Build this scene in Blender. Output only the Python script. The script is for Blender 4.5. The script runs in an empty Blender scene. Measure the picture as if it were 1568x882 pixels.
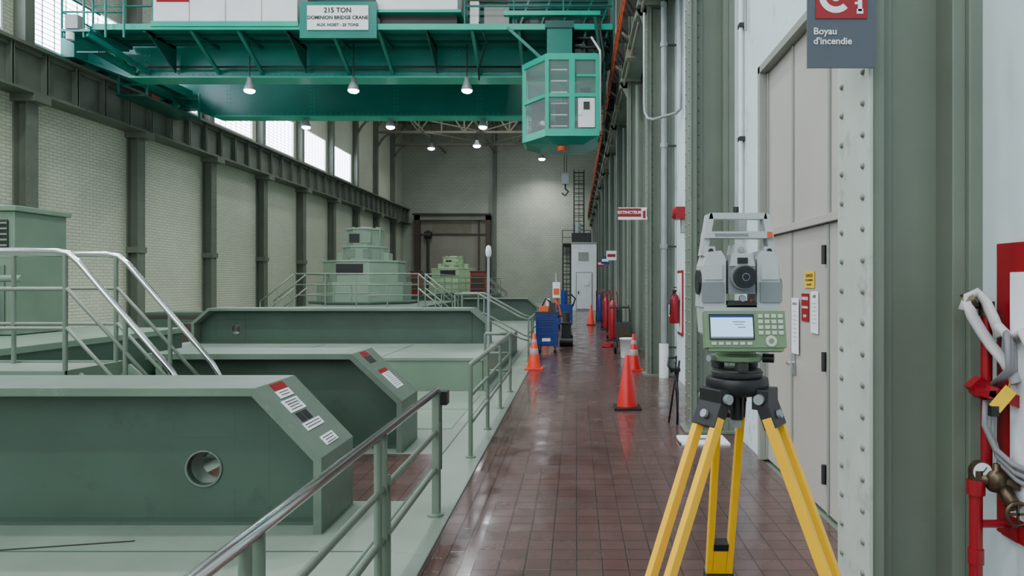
import bpy, math, random
from mathutils import Vector, Matrix
random.seed(4)
S=bpy.context.scene
def lin(c):
    r=[]
    for v in c:
        v=v/255.0
        r.append(v/12.92 if v<=0.04045 else ((v+0.055)/1.055)**2.4)
    return (r[0],r[1],r[2],1)
# ---------------------------------------------------------------- materials
def new_mat(name):
    m=bpy.data.materials.new(name); m.use_nodes=True
    nt=m.node_tree; b=nt.nodes['Principled BSDF']
    return m,nt,b
def paint(name,c,rough=0.5,metal=0.0,var=0.12,scale=2.0,bump=0.0,dirt=None,dirt_amt=0.0,spec=0.5):
    m,nt,b=new_mat(name)
    N=nt.nodes; L=nt.links
    b.inputs['Roughness'].default_value=rough
    b.inputs['Metallic'].default_value=metal
    b.inputs['Specular IOR Level'].default_value=spec
    g=N.new('ShaderNodeNewGeometry')
    n=N.new('ShaderNodeTexNoise'); n.inputs['Scale'].default_value=scale; n.inputs['Detail'].default_value=6
    L.new(g.outputs['Position'],n.inputs['Vector'])
    r=N.new('ShaderNodeValToRGB')
    base=lin(c)
    r.color_ramp.elements[0].position=0.3; r.color_ramp.elements[1].position=0.7
    r.color_ramp.elements[0].color=tuple(max(0,x*(1-var)) for x in base[:3])+(1,)
    r.color_ramp.elements[1].color=tuple(min(1,x*(1+var)) for x in base[:3])+(1,)
    L.new(n.outputs['Fac'],r.inputs['Fac'])
    out=r.outputs['Color']
    if dirt:
        n2=N.new('ShaderNodeTexNoise'); n2.inputs['Scale'].default_value=scale*2.3; n2.inputs['Detail'].default_value=10; n2.inputs['Roughness'].default_value=0.7
        L.new(g.outputs['Position'],n2.inputs['Vector'])
        r2=N.new('ShaderNodeValToRGB'); r2.color_ramp.elements[0].position=0.58; r2.color_ramp.elements[1].position=0.68
        r2.color_ramp.elements[0].color=(0,0,0,1); r2.color_ramp.elements[1].color=(dirt_amt,)*3+(1,)
        L.new(n2.outputs['Fac'],r2.inputs['Fac'])
        mx=N.new('ShaderNodeMixRGB'); mx.inputs['Color2'].default_value=lin(dirt)
        L.new(r2.outputs['Color'],mx.inputs['Fac']); L.new(out,mx.inputs['Color1']); out=mx.outputs['Color']
    L.new(out,b.inputs['Base Color'])
    if bump>0:
        n3=N.new('ShaderNodeTexNoise'); n3.inputs['Scale'].default_value=40; n3.inputs['Detail'].default_value=4
        L.new(g.outputs['Position'],n3.inputs['Vector'])
        bp=N.new('ShaderNodeBump'); bp.inputs['Strength'].default_value=bump; bp.inputs['Distance'].default_value=0.01
        L.new(n3.outputs['Fac'],bp.inputs['Height']); L.new(bp.outputs['Normal'],b.inputs['Normal'])
    return m
def brick(name,axes,c1,c2,cm,bw,rh,mortar,rough=0.6,bump=0.4,offset=0.5,var=0.3,roughvar=0.0,nscale=0.5):
    m,nt,b=new_mat(name); N=nt.nodes; L=nt.links
    g=N.new('ShaderNodeNewGeometry'); sp=N.new('ShaderNodeSeparateXYZ'); L.new(g.outputs['Position'],sp.inputs[0])
    cb=N.new('ShaderNodeCombineXYZ'); L.new(sp.outputs[axes[0]],cb.inputs[0]); L.new(sp.outputs[axes[1]],cb.inputs[1])
    t=N.new('ShaderNodeTexBrick'); L.new(cb.outputs[0],t.inputs['Vector'])
    t.inputs['Color1'].default_value=lin(c1); t.inputs['Color2'].default_value=lin(c2); t.inputs['Mortar'].default_value=lin(cm)
    t.inputs['Scale'].default_value=1; t.inputs['Brick Width'].default_value=bw; t.inputs['Row Height'].default_value=rh
    t.inputs['Mortar Size'].default_value=mortar; t.inputs['Mortar Smooth'].default_value=0.3; t.offset=offset
    n=N.new('ShaderNodeTexNoise'); n.inputs['Scale'].default_value=nscale; n.inputs['Detail'].default_value=8
    L.new(g.outputs['Position'],n.inputs['Vector'])
    mr=N.new('ShaderNodeMapRange'); mr.inputs[1].default_value=0.3; mr.inputs[2].default_value=0.7; mr.inputs[3].default_value=1-var; mr.inputs[4].default_value=1+var
    L.new(n.outputs['Fac'],mr.inputs[0])
    mx=N.new('ShaderNodeVectorMath'); mx.operation='SCALE'; L.new(t.outputs['Color'],mx.inputs[0]); L.new(mr.outputs[0],mx.inputs['Scale'])
    L.new(mx.outputs[0],b.inputs['Base Color'])
    b.inputs['Roughness'].default_value=rough
    if roughvar:
        n2=N.new('ShaderNodeTexNoise'); n2.inputs['Scale'].default_value=3; n2.inputs['Detail'].default_value=6
        L.new(g.outputs['Position'],n2.inputs['Vector'])
        m2=N.new('ShaderNodeMapRange'); m2.inputs[1].default_value=0.35; m2.inputs[2].default_value=0.65; m2.inputs[3].default_value=rough-roughvar; m2.inputs[4].default_value=rough+roughvar
        L.new(n2.outputs['Fac'],m2.inputs[0]); L.new(m2.outputs[0],b.inputs['Roughness'])
    bp=N.new('ShaderNodeBump'); bp.inputs['Strength'].default_value=bump; bp.inputs['Distance'].default_value=0.006; bp.invert=True
    L.new(t.outputs['Fac'],bp.inputs['Height']); L.new(bp.outputs['Normal'],b.inputs['Normal'])
    return m
def emis(name,c,s):
    m,nt,b=new_mat(name); b.inputs['Base Color'].default_value=lin(c)
    b.inputs['Emission Color'].default_value=lin(c); b.inputs['Emission Strength'].default_value=s
    return m
def glass(name,c,alpha=0.35,rough=0.08):
    m,nt,b=new_mat(name); b.inputs['Base Color'].default_value=lin(c); b.inputs['Alpha'].default_value=alpha; b.inputs['Roughness'].default_value=rough
    return m

M_tile=brick('floor_quarry_tile',(0,1),(88,65,61),(78,57,54),(54,41,39),0.155,0.155,0.006,rough=0.21,bump=0.28,offset=0.0,var=0.2,roughvar=0.09,nscale=0.8)
M_tileb=brick('floor_border_tile',(1,0),(85,63,59),(76,56,53),(52,40,38),0.20,0.10,0.006,rough=0.16,bump=0.28,var=0.2,roughvar=0.08,nscale=1.0)
M_gfloor=paint('floor_green_paint',(120,134,120),0.36,var=0.22,scale=0.9,dirt=(88,97,86),dirt_amt=0.5)
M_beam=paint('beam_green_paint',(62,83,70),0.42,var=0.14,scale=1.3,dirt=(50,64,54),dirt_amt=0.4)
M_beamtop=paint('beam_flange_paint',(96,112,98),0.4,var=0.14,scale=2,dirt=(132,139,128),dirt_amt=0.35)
M_col=paint('column_paint',(108,118,104),0.42,var=0.10,scale=1.2,bump=0.05,dirt=(128,137,124),dirt_amt=0.3)
M_colface_lit=paint('column_face_worn_lit',(176,182,172),0.4,var=0.12,scale=1.6,bump=0.08,dirt=(122,130,116),dirt_amt=0.55)  # column paint, worn, with window light painted in as a lighter tone
M_colL=paint('column_left_paint',(90,97,84),0.5,var=0.12,scale=1.0)
M_wallR=paint('wall_white_plaster',(208,222,225),0.55,var=0.08,scale=0.8,bump=0.2,dirt=(156,171,173),dirt_amt=0.8)
M_brickL=brick('wall_painted_brick_side',(1,2),(188,192,171),(180,185,163),(150,155,136),0.3,0.1,0.013,rough=0.42,var=0.08,bump=0.6)
M_brickF=brick('wall_painted_brick_end',(0,2),(160,165,149),(154,160,144),(138,142,127),0.4,0.2,0.02,rough=0.6,var=0.1,bump=0.4)
M_ceil=paint('ceiling_deck',(108,105,90),0.8,var=0.08)
M_truss=paint('truss_paint',(108,104,88),0.6)
M_white=paint('white_paint',(222,226,226),0.4,var=0.05)
M_teal=paint('crane_teal_paint',(0,114,100),0.28,var=0.14,scale=1.0)
M_teald=paint('crane_teal_dark',(0,76,68),0.33,var=0.1)
M_tealb=paint('cab_teal_paint',(0,166,138),0.28,var=0.06)
M_steel=paint('polished_steel',(232,232,232),0.17,1.0,var=0.04)
M_steeld=paint('galvanised_pipe',(146,151,152),0.42,0.3,var=0.1,scale=5)
M_rail=paint('rail_green_paint',(108,122,107),0.34,var=0.1,scale=4)
M_gen=paint('generator_green_paint',(112,133,114),0.42,var=0.1,scale=1.5)
M_gen2=paint('generator_pale_green',(158,184,142),0.42,var=0.08,scale=1.5)
M_black=paint('black_rubber',(18,18,20),0.45,var=0.1)
M_dark=paint('dark_steel',(40,40,38),0.5,var=0.15)
M_orange=paint('cone_orange',(226,58,28),0.45,var=0.06,scale=6)
M_redc=paint('cone_red',(196,20,20),0.42,var=0.06,scale=6)
M_red=paint('red_paint',(140,10,26),0.32,var=0.08,scale=4)
M_refl=paint('cone_reflective_band',(170,150,148),0.35,var=0.05)
M_blue=paint('blue_paint',(8,44,116),0.35,var=0.08)
M_yellow=paint('tripod_yellow',(236,178,0),0.34,var=0.05,scale=8)
M_yel2=paint('yellow_label',(230,188,30),0.5,var=0.03)
M_door=paint('door_beige',(172,167,159),0.42,var=0.05,scale=1.5)
M_doorf=paint('door_frame_grey',(142,144,136),0.45,var=0.06)
M_brass=paint('valve_brass',(84,72,56),0.35,0.8,var=0.2,scale=12)
M_fabric=paint('hose_fabric',(190,187,188),0.8,var=0.08,scale=9)
M_hose=paint('hose_grey',(120,120,124),0.5,var=0.06,scale=9)
M_sgrey=paint('sign_grey',(74,80,90),0.5,var=0.02)
M_instr=paint('instrument_white',(172,176,177),0.32,var=0.02)
M_instg=paint('instrument_grey',(116,121,124),0.36,var=0.03)
M_kpad=paint('instrument_green_grey',(102,126,92),0.4,var=0.03)
M_key=paint('keypad_grey',(176,182,172),0.4,var=0.02)
M_screen=emis('instrument_screen',(165,205,240),0.8)
M_lens=paint('lens_glass',(14,16,26),0.05,var=0.02)
M_orl=paint('conductor_orange',(206,84,36),0.5,var=0.05)
M_win=emis('window_daylight',(226,236,255),13.0)
M_lamp=emis('lamp_glow',(240,246,255),45.0)
M_glass=glass('cab_glass',(200,220,220),0.18)
M_paper=paint('paper_white',(226,229,232),0.6,var=0.02)
M_txt=paint('text_black',(16,16,18),0.6,var=0.0)
M_opening=paint('portal_panel',(124,122,108),0.6,var=0.14,scale=0.5)
M_brown=paint('rusty_steel',(62,50,42),0.6,var=0.15)
# ---------------------------------------------------------------- mesh builder
class MB:
    def __init__(s): s.v=[];s.f=[];s.m=[];s.s=[];s.mats=[]
    def mi(s,mat):
        if mat not in s.mats: s.mats.append(mat)
        return s.mats.index(mat)
    def add(s,vs,fs,mat,smooth=False):
        o=len(s.v); i=s.mi(mat)
        s.v+= [tuple(p) for p in vs]
        for f in fs: s.f.append([o+k for k in f]); s.m.append(i); s.s.append(smooth)
    def box(s,x0,x1,y0,y1,z0,z1,mat):
        vs=[(x,y,z) for x in (x0,x1) for y in (y0,y1) for z in (z0,z1)]
        s.add(vs,[(0,1,3,2),(4,6,7,5),(0,4,5,1),(2,3,7,6),(0,2,6,4),(1,5,7,3)],mat)
    def obox(s,c,u,v,w,mat):
        c=Vector(c);u=Vector(u);v=Vector(v);w=Vector(w)
        vs=[c+a*u+b*v+d*w for a in(-1,1) for b in(-1,1) for d in(-1,1)]
        s.add(vs,[(0,1,3,2),(4,6,7,5),(0,4,5,1),(2,3,7,6),(0,2,6,4),(1,5,7,3)],mat)
    def bar(s,p0,p1,w,h,mat,up=(0,0,1)):
        p0=Vector(p0);p1=Vector(p1);d=p1-p0
        up=Vector(up)
        if abs(d.normalized().dot(up))>0.99: up=Vector((0,1,0))
        a=d.cross(up).normalized()*w/2; b=a.cross(d).normalized()*h/2
        s.obox((p0+p1)/2,d/2,a,b,mat)
    def cyl(s,p0,p1,r0,mat,r1=None,n=14,cap=True):
        if r1 is None:r1=r0
        p0=Vector(p0);p1=Vector(p1);d=(p1-p0).normalized()
        a=d.orthogonal().normalized(); b=d.cross(a)
        vs=[];fs=[]
        for k in range(n):
            t=2*math.pi*k/n; q=a*math.cos(t)+b*math.sin(t)
            vs.append(p0+q*r0)
        for k in range(n):
            t=2*math.pi*k/n; q=a*math.cos(t)+b*math.sin(t)
            vs.append(p1+q*r1)
        for k in range(n): fs.append((k,(k+1)%n,n+(k+1)%n,n+k))
        s.add(vs,fs,mat,True)
        if cap: s.add(vs,[tuple(range(n))[::-1],tuple(range(n,2*n))],mat)
    def tube(s,pts,r,mat,n=10,flat=1.0):
        pts=[Vector(p) for p in pts]; vs=[];fs=[]
        pa=None
        for i,p in enumerate(pts):
            if i==0:d=pts[1]-p
            elif i==len(pts)-1:d=p-pts[i-1]
            else:d=(pts[i+1]-p).normalized()+(p-pts[i-1]).normalized()
            d.normalize()
            if pa is None: a=d.orthogonal().normalized()
            else:
                a=pa-d*pa.dot(d)
                a=a.normalized() if a.length>1e-4 else d.orthogonal().normalized()
            pa=a;b=d.cross(a)
            for k in range(n):
                t=2*math.pi*k/n; vs.append(p+a*math.cos(t)*r+b*math.sin(t)*r*flat)
        for i in range(len(pts)-1):
            for k in range(n):
                fs.append((i*n+k,i*n+(k+1)%n,(i+1)*n+(k+1)%n,(i+1)*n+k))
        fs.append(tuple(range(n))[::-1]); fs.append(tuple(range((len(pts)-1)*n,len(pts)*n)))
        s.add(vs,fs,mat,True)
    def prism(s,poly,ext,mat):
        e=Vector(ext); n=len(poly); a=[Vector(p) for p in poly]; b=[p+e for p in a]
        fs=[tuple(range(n)),tuple(range(n,2*n))[::-1]]+[(k,n+k,n+(k+1)%n,(k+1)%n) for k in range(n)]
        s.add(a+b,fs,mat)
    def lathe(s,c,prof,mat,n=24,R=None,smooth=True,rot=0):
        c=Vector(c);vs=[];fs=[];m=len(prof)
        for (r,z) in prof:
            for k in range(n):
                t=2*math.pi*(k+rot)/n; p=Vector((r*math.cos(t),r*math.sin(t),z))
                if R: p=R@p
                vs.append(c+p)
        for i in range(m-1):
            for k in range(n): fs.append((i*n+k,i*n+(k+1)%n,(i+1)*n+(k+1)%n,(i+1)*n+k))
        fs.append(tuple(range(n))[::-1]); fs.append(tuple(range((m-1)*n,m*n)))
        s.add(vs,fs,mat,smooth)
    def rivet(s,p,nrm,r,mat):
        p=Vector(p);d=Vector(nrm).normalized();a=d.orthogonal().normalized();b=d.cross(a)
        vs=[];n=7
        for rr,h in((1,0),(0.75,0.5)):
            for k in range(n):
                t=2*math.pi*k/n; vs.append(p+(a*math.cos(t)+b*math.sin(t))*r*rr+d*r*h)
        vs.append(p+d*r*0.75)
        fs=[(k,(k+1)%n,n+(k+1)%n,n+k) for k in range(n)]+[(n+k,n+(k+1)%n,2*n) for k in range(n)]
        s.add(vs,fs,mat,True)
    def holeplate(s,cx,cz,h,r,y0,y1,mat,n=32):
        vs=[];fs=[]
        for y in (y0,y1):
            for k in range(n):
                t=2*math.pi*k/n;c,sn=math.cos(t),math.sin(t); q=h/max(abs(c),abs(sn))
                vs.append((cx+r*c,y,cz+r*sn)); vs.append((cx+q*c,y,cz+q*sn))
        o=2*n
        for k in range(n):
            j=(k+1)%n
            fs.append((2*k,2*k+1,2*j+1,2*j)); fs.append((o+2*k,o+2*j,o+2*j+1,o+2*k+1)); fs.append((2*k,2*j,o+2*j,o+2*k))
        s.add(vs,fs,mat)
    def text(s,body,size,loc,mat,face='cam',align='CENTER',bold=0.0):
        cu=bpy.data.curves.new('t','FONT'); cu.body=body; cu.size=size; cu.align_x=align; cu.align_y='CENTER'; cu.extrude=0.0008; cu.offset=bold; cu.resolution_u=3
        ob=bpy.data.objects.new('t',cu); S.collection.objects.link(ob)
        dg=bpy.context.evaluated_depsgraph_get(); dg.update()
        me=bpy.data.meshes.new_from_object(ob.evaluated_get(dg))
        if face=='cam': R=Matrix(((1,0,0),(0,0,-1),(0,1,0)))
        elif face=='mx': R=Matrix(((0,0,-1),(-1,0,0),(0,1,0)))
        else: R=face
        l=Vector(loc)
        s.add([l+R@v.co for v in me.vertices],[tuple(p.vertices) for p in me.polygons],mat)
        bpy.data.objects.remove(ob); bpy.data.meshes.remove(me); bpy.data.curves.remove(cu)
    def build(s,name,bevel=0.0,parent=None):
        xs=[p[0] for p in s.v];ys=[p[1] for p in s.v];zs=[p[2] for p in s.v]
        c=Vector(((min(xs)+max(xs))/2,(min(ys)+max(ys))/2,min(zs)))
        me=bpy.data.meshes.new(name)
        me.from_pydata([(p[0]-c[0],p[1]-c[1],p[2]-c[2]) for p in s.v],[],s.f)
        for mt in s.mats: me.materials.append(mt)
        me.polygons.foreach_set('material_index',s.m); me.polygons.foreach_set('use_smooth',s.s)
        me.update()
        ob=bpy.data.objects.new(name,me); ob.location=c; S.collection.objects.link(ob)
        if bevel:
            md=ob.modifiers.new('bevel','BEVEL'); md.width=bevel; md.segments=2; md.limit_method='ANGLE'; md.angle_limit=math.radians(50)
        if parent: ob.parent=parent; ob.matrix_parent_inverse=parent.matrix_basis.inverted()
        return ob
# ---------------------------------------------------------------- room shell
XL,XR,YB,YF,ZC=-15.3,1.78,-7.0,60.0,15.6
m=MB(); m.box(XL-0.3,XR+0.3,YB-0.3,YF+0.3,-0.3,-0.02,M_gfloor)
m.box(XL,-1.32,YB,5.3,-0.02,0,M_gfloor); m.box(XL,-1.32,6.75,YF,-0.02,0,M_gfloor); m.box(XL,-3.3,5.3,6.75,-0.02,0,M_gfloor)
m.box(-3.3,-1.32,5.3,6.75,-0.02,0,M_tile)
m.box(-1.32,-0.92,YB,YF,-0.02,0.0,M_gfloor)
m.box(-0.92,-0.62,YB,YF,-0.02,0,M_tileb); m.box(-0.62,XR,YB,YF,-0.02,0,M_tile)
m.bar((-5.0,4.05,0.001),(-2.9,4.48,0.001),0.02,0.004,M_dark); m.box(-8,-1.35,4.3,4.31,0,0.003,M_beam)
m.box(-1.335,-1.32,YB,YF,0,0.004,M_beam); m.box(-0.925,-0.915,YB,YF,0,0.004,M_dark)
m.box(-3.6,-1.45,7.9,10.3,0.0,0.006,M_gen); m.box(-3.6,-1.45,9.1,9.12,0.006,0.008,M_beam); m.box(-2.5,-2.48,7.9,10.3,0.006,0.008,M_beam)
m.build('floor')
m=MB(); m.box(XL-0.3,XR+0.3,YB-0.3,YF+0.3,ZC,ZC+0.3,M_ceil)
for k in range(24): m.box(XL,XR,YB+k*2.85,YB+k*2.85+0.15,ZC-0.2,ZC,M_truss)
m.build('ceiling')
LC=[18.7+4.68*k for k in range(-5,9)]
WB=[c for c in LC if c<43]
m=MB(); m.box(XL-0.4,XL,YB,YF,0,8.4,M_brickL); m.box(XL-0.4,XL,YB,YF,10.35,ZC,M_brickL)
ys=[YB]
for c in WB: ys+= [c+0.5,c+4.15]
ys.append(YF)
for i in range(0,len(ys),2): m.box(XL-0.4,XL,ys[i],ys[i+1],8.4,10.35,M_brickL)
m.build('wall_left')
for i,c in enumerate(WB):
    m=MB(); y0,y1=c+0.5,c+4.15
    m.box(XL-0.12,XL-0.09,y0,y1,8.4,10.35,M_win)
    for t in (y0,y1-0.06): m.box(XL-0.09,XL+0.02,t,t+0.06,8.4,10.35,M_white)
    for t in (8.4,10.29): m.box(XL-0.09,XL+0.03,y0,y1,t,t+0.06,M_white)
    z=8.58
    while z<10.3: m.box(XL-0.09,XL-0.083,y0,y1,z,z+0.024,M_white); z+=0.155
    for q in range(1,8): yy=y0+(y1-y0)*q/8; m.box(XL-0.09,XL-0.083,yy-0.02,yy+0.02,8.4,10.35,M_white)
    m.build('window_%d'%(i+1))
m=MB(); m.box(XL,XR,YF,YF+0.3,0,ZC,M_brickF)
m.box(-7.35,-7.05,YF-0.25,YF,0,ZC,M_colL); m.build('wall_far')
m=MB(); m.box(XL,XR,YB-0.3,YB,0,ZC,M_wallR); m.build('wall_back')
DY0,DY1,DZ=3.75,6.6,3.77
m=MB(); m.box(XR,XR+0.4,YB,DY0,0,ZC,M_wallR); m.box(XR,XR+0.4,DY1,YF,0,ZC,M_wallR); m.box(XR,XR+0.4,DY0,DY1,DZ,ZC,M_wallR)
m.box(XR+0.3,XR+0.4,DY0,DY1,0,DZ,M_wallR)
m.build('wall_right')
m=MB()
for (a,b) in ((DY0,DY0+0.07),(DY1-0.07,DY1)): m.box(XR-0.03,XR+0.12,a,b,0,DZ,M_doorf)
m.box(XR-0.03,XR+0.12,DY0,DY1,DZ-0.07,DZ,M_doorf)
m.box(XR+0.0,XR+0.1,DY0,DY1,2.13,2.19,M_door)
seams=[DY0+0.07,4.95,5.78,DY1-0.07]
for i in range(3):
    a,b=seams[i]+0.009,seams[i+1]-0.009
    m.box(XR+0.04,XR+0.09,a,b,0.02,2.125,M_door); m.box(XR+0.05,XR+0.09,a,b,2.2,DZ-0.075,M_door)
    m.box(XR+0.028,XR+0.04,b-0.035,b,0.02,2.12,M_doorf); m.box(XR+0.035,XR+0.05,b-0.035,b,2.2,DZ-0.08,M_doorf)
m.box(XR+0.09,XR+0.12,DY0,DY1,0.0,DZ,M_dark)
for z in (0.3,1.12,1.9): m.cyl((XR+0.02,4.97,z-0.07),(XR+0.02,4.97,z+0.07),0.018,M_dark)
m.box(XR+0.025,XR+0.04,5.66,5.73,0.93,1.13,M_steeld); m.cyl((XR+0.03,5.69,1.03),(XR-0.03,5.69,1.03),0.012,M_steel); m.cyl((XR-0.03,5.69,1.03),(XR-0.03,5.58,1.02),0.011,M_steel)
m.build('door_1',0.003)
def wall_notice(name,y,z,w,h,mat,lines,tm,x=XR+0.036):
    m=MB(); m.box(x-0.004,x,y-w/2,y+w/2,z-h/2,z+h/2,mat)
    for (t,dz,s) in lines: m.text(t,s,(x-0.005,y,z+dz),tm,'mx')
    return m.build(name)
wall_notice('warning_notice',5.32,1.72,0.22,0.13,M_yel2,[('DANGER',0.03,0.04),('ACCES INTERDIT',-0.005,0.022),('NO ENTRY',-0.04,0.022)],M_txt)
wall_notice('red_notice',5.42,1.50,0.17,0.22,M_red,[('DANGER',0.07,0.036),('ATTENTION',0.0,0.024),('STOP',-0.07,0.03)],M_paper)
wall_notice('paper_notice',5.2,1.47,0.16,0.32,M_paper,[('AVIS',0.12,0.035)]+[('-------------',0.07-0.03*i,0.022) for i in range(6)],M_txt,XR+0.034)
wall_notice('paper_notice',5.64,1.34,0.18,0.46,M_paper,[('NOTICE',0.18,0.03)]+[('--------------',0.12-0.035*i,0.022) for i in range(8)],M_txt,XR+0.027)
wall_notice('yellow_notice',6.3,1.95,0.14,0.09,M_yel2,[('AVIS',0.0,0.04)],M_txt,XR+0.034)
RC=[3.17+4.7*k for k in range(12)]
for i,c in enumerate(RC):
    m=MB(); zt=7.0
    m.box(1.28,1.30,c-0.18,c+0.18,0,zt,M_colface_lit if i==0 else M_col)
    m.box(1.30,1.36,c-0.155,c+0.155,0,zt,M_col)
    m.box(1.36,1.72,c-0.015,c+0.015,0,zt,M_col)
    m.box(1.36,1.45,c-0.035,c+0.035,0,zt,M_col)
    m.box(1.66,1.72,c-0.155,c+0.155,0,zt,M_col); m.box(1.72,XR,c-0.18,c+0.18,0,zt,M_col)
    m.box(1.55,XR,c-0.14,c+0.14,zt,ZC-0.25,M_col)
    m.box(1.10,1.60,c-0.22,c+0.22,6.72,6.80,M_col)
    m.prism([(1.1,c-0.02,6.72),(1.28,c-0.02,6.72),(1.28,c-0.02,6.35)],(0,0.04,0),M_col)
    m.box(1.22,XR,c-0.24,c+0.24,0,0.03,M_col)
    st=0.14 if i<3 else 0.28
    z=0.12
    while z<(5.5 if i<2 else 6.7):
        if i<6:
            m.rivet((1.28,c-0.12,z),(-1,0,0),0.017,M_col); m.rivet((1.28,c+0.12,z),(-1,0,0),0.017,M_col)
            if i<3 and i>0:
                m.rivet((1.40,c-0.035,z+0.05),(0,-1,0),0.014,M_col)
        z+=st
    m.build('steel_column' ,0.004 if i<2 else 0)
for i,c in enumerate(LC):
    m=MB()
    m.box(-14.93,-14.9,c-0.2,c+0.2,0,6.7,M_colL); m.box(XL,-14.93,c-0.03,c+0.03,0,6.7,M_colL)
    m.box(-15.0,-14.93,c-0.1,c+0.1,0,6.7,M_colL)
    m.box(XL,XL+0.05,c-0.2,c+0.2,0,6.7,M_colL)
    m.box(XL,-14.6,c-0.28,c+0.28,6.6,6.8,M_colL)
    m.box(XL,-14.97,c-0.16,c+0.16,8.1,ZC-0.25,M_colL)
    m.box(XL,-14.85,c-0.22,c+0.22,2.7,2.9,M_colL)
    z=0.3
    while 15<c<35 and z<6.6:
        m.rivet((-14.9,c-0.14,z),(1,0,0),0.025,M_colL); m.rivet((-14.9,c+0.14,z),(1,0,0),0.025,M_colL); z+=0.3
    m.build('steel_column_slim')
def runway(xa,xb,xweb,face,mat):
    m=MB(); m.box(xa,xb,YB,YF,6.8,6.86,mat); m.box(xa,xb,YB,YF,8.02,8.1,mat); m.box(xweb-0.02,xweb+0.02,YB,YF,6.86,8.02,mat)
    for zz in (6.86,7.92): m.box(min(xweb,xweb+face*0.12),max(xweb,xweb+face*0.12),YB,YF,zz,zz+0.1,mat)
    y=YB+0.3
    while y<YF:
        x2=xweb+face*0.2; m.box(min(xweb,x2),max(xweb,x2),y-0.02,y+0.02,6.86,8.02,mat)
        m.box(min(x2,x2-face*0.02),max(x2,x2-face*0.02),y-0.06,y+0.06,6.86,8.02,mat); y+=1.17
    xc=xweb; m.box(xc-0.04,xc+0.04,YB,YF,8.1,8.2,M_dark)
    return m
m=runway(-15.28,-14.62,-14.95,1,M_colL)
y=8
while y<30:
    for z in (6.93,7.97): m.rivet((-14.83,y,z),(1,0,0),0.022,M_colL)
    y+=0.2
m.build('crane_runway_girder')
m=runway(1.12,1.6,1.38,-1,M_col)
for z,x in ((7.75,0.98),(7.55,0.98),(7.35,0.98)):
    m.box(x-0.018,x+0.018,9,YF,z-0.025,z+0.025,M_orl)
y=9.5
while y<YF: m.box(0.96,1.25,y-0.02,y+0.02,7.28,7.82,M_dark); y+=1.6
m.tube([(1.2,9,6.68),(1.2,YF,6.68)],0.03,M_truss,6)
y=10.2
while y<YF: m.box(1.1,1.3,y,y+0.3,6.6,6.8,M_truss); m.bar((1.0,y+0.15,7.2),(1.35,y+0.15,6.9),0.05,0.05,M_truss); y+=2.35
m.build('crane_runway_girder')
for c in (37.42,42.1,46.78,51.46,56.14):
    m=MB(); z0,z1=13.0,15.3
    for z in (z0,z1): m.bar((XL,c,z),(XR,c,z),0.22,0.16,M_truss)
    n=10; w=(XR-XL)/n
    for k in range(n):
        a=XL+k*w; m.bar((a,c,z0),(a,c,z1),0.1,0.1,M_truss)
        if k%2==0: m.bar((a,c,z0),(a+w,c,z1),0.1,0.1,M_truss)
        else: m.bar((a,c,z1),(a+w,c,z0),0.1,0.1,M_truss)
    pts=[(XL+0.1+1.6*(1-math.cos(t)),c,10.8+2.2*math.sin(t)) for t in [i*math.pi/12 for i in range(7)]]
    m.tube(pts,0.09,M_colL,8)
    m.build('roof_truss')
m=MB()
for x in (-11.5,-7.2,-3.0): m.bar((x,37,13.05),(x,60,13.05),0.12,0.1,M_truss)
for k in range(4): 
    y=37.4+4.68*k
    m.bar((-11.5,y,13.05),(-7.2,y+4.68,13.05),0.08,0.08,M_truss); m.bar((-3,y,13.05),(-7.2,y+4.68,13.05),0.08,0.08,M_truss)
m.build('roof_bracing')
m=MB()
m.box(-14.1,-13.6,59.2,59.99,0,7.5,M_brown); m.box(-7.9,-7.5,59.2,59.99,0,7.5,M_brown); m.box(-14.1,-7.5,59.2,59.99,7.1,7.6,M_opening)
m.box(-14.2,-7.4,59.0,59.2,7.5,7.65,M_dark)
m.box(-13.6,-7.9,59.6,59.9,0,7.1,M_opening)
for z in (2.2,5.8): m.box(-13.6,-7.9,59.5,59.6,z,z+0.12,M_brown)
m.box(-8.6,-8.48,59.45,59.6,0,7.1,M_brown); m.box(-12.6,-9.2,59.56,59.6,5.95,6.9,M_truss)
m.cyl((-12.9,59.3,0),(-12.9,59.3,6.2),0.12,M_dark); m.cyl((-13.2,59.3,5.8),(-12.6,59.3,5.8),0.3,M_dark)
m.build('door_2')
def ladder(name,x0,x1,y,z0,z1,cage=True):
    m=MB()
    for x in (x0,x1): m.bar((x,y,z0),(x,y,z1),0.07,0.07,M_dark)
    z=z0+0.2
    while z<z1: m.bar((x0,y,z),(x1,y,z),0.05,0.05,M_dark); z+=0.35
    if cage:
        z=z0+0.6
        while z<z1:
            m.tube([(x0,y,z),(x0-0.05,y-0.5,z),((x0+x1)/2,y-0.8,z),(x1+0.05,y-0.5,z),(x1,y,z)],0.035,M_dark,6); z+=0.9
        for x in (x0-0.05,(x0+x1)/2,x1+0.05): m.bar((x,y-0.6,z0+0.6),(x,y-0.6,z1),0.05,0.04,M_dark)
    for zz in (z0+0.5,z1-0.5):
        for x in (x0,x1): m.bar((x,y,zz),(x,59.98,zz),0.05,0.05,M_dark)
    m.build(name)
ladder('caged_ladder',-0.2,0.6,58.8,5.0,11.3); ladder('caged_ladder',-1.15,-0.55,58.8,0.0,4.85)
m=MB(); m.box(-1.2,1.2,57.9,59.98,4.9,5.0,M_dark)
for x in (-1.2,0,1.2): m.bar((x,57.95,5),(x,57.95,6.1),0.06,0.06,M_dark)
for z in (5.5,6.1): m.bar((-1.2,57.95,z),(1.2,57.95,z),0.05,0.05,M_dark)
for x in (-0.3,1.15): m.bar((x,58,0),(x,58,4.9),0.12,0.12,M_dark)
m.build('access_platform')
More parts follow.
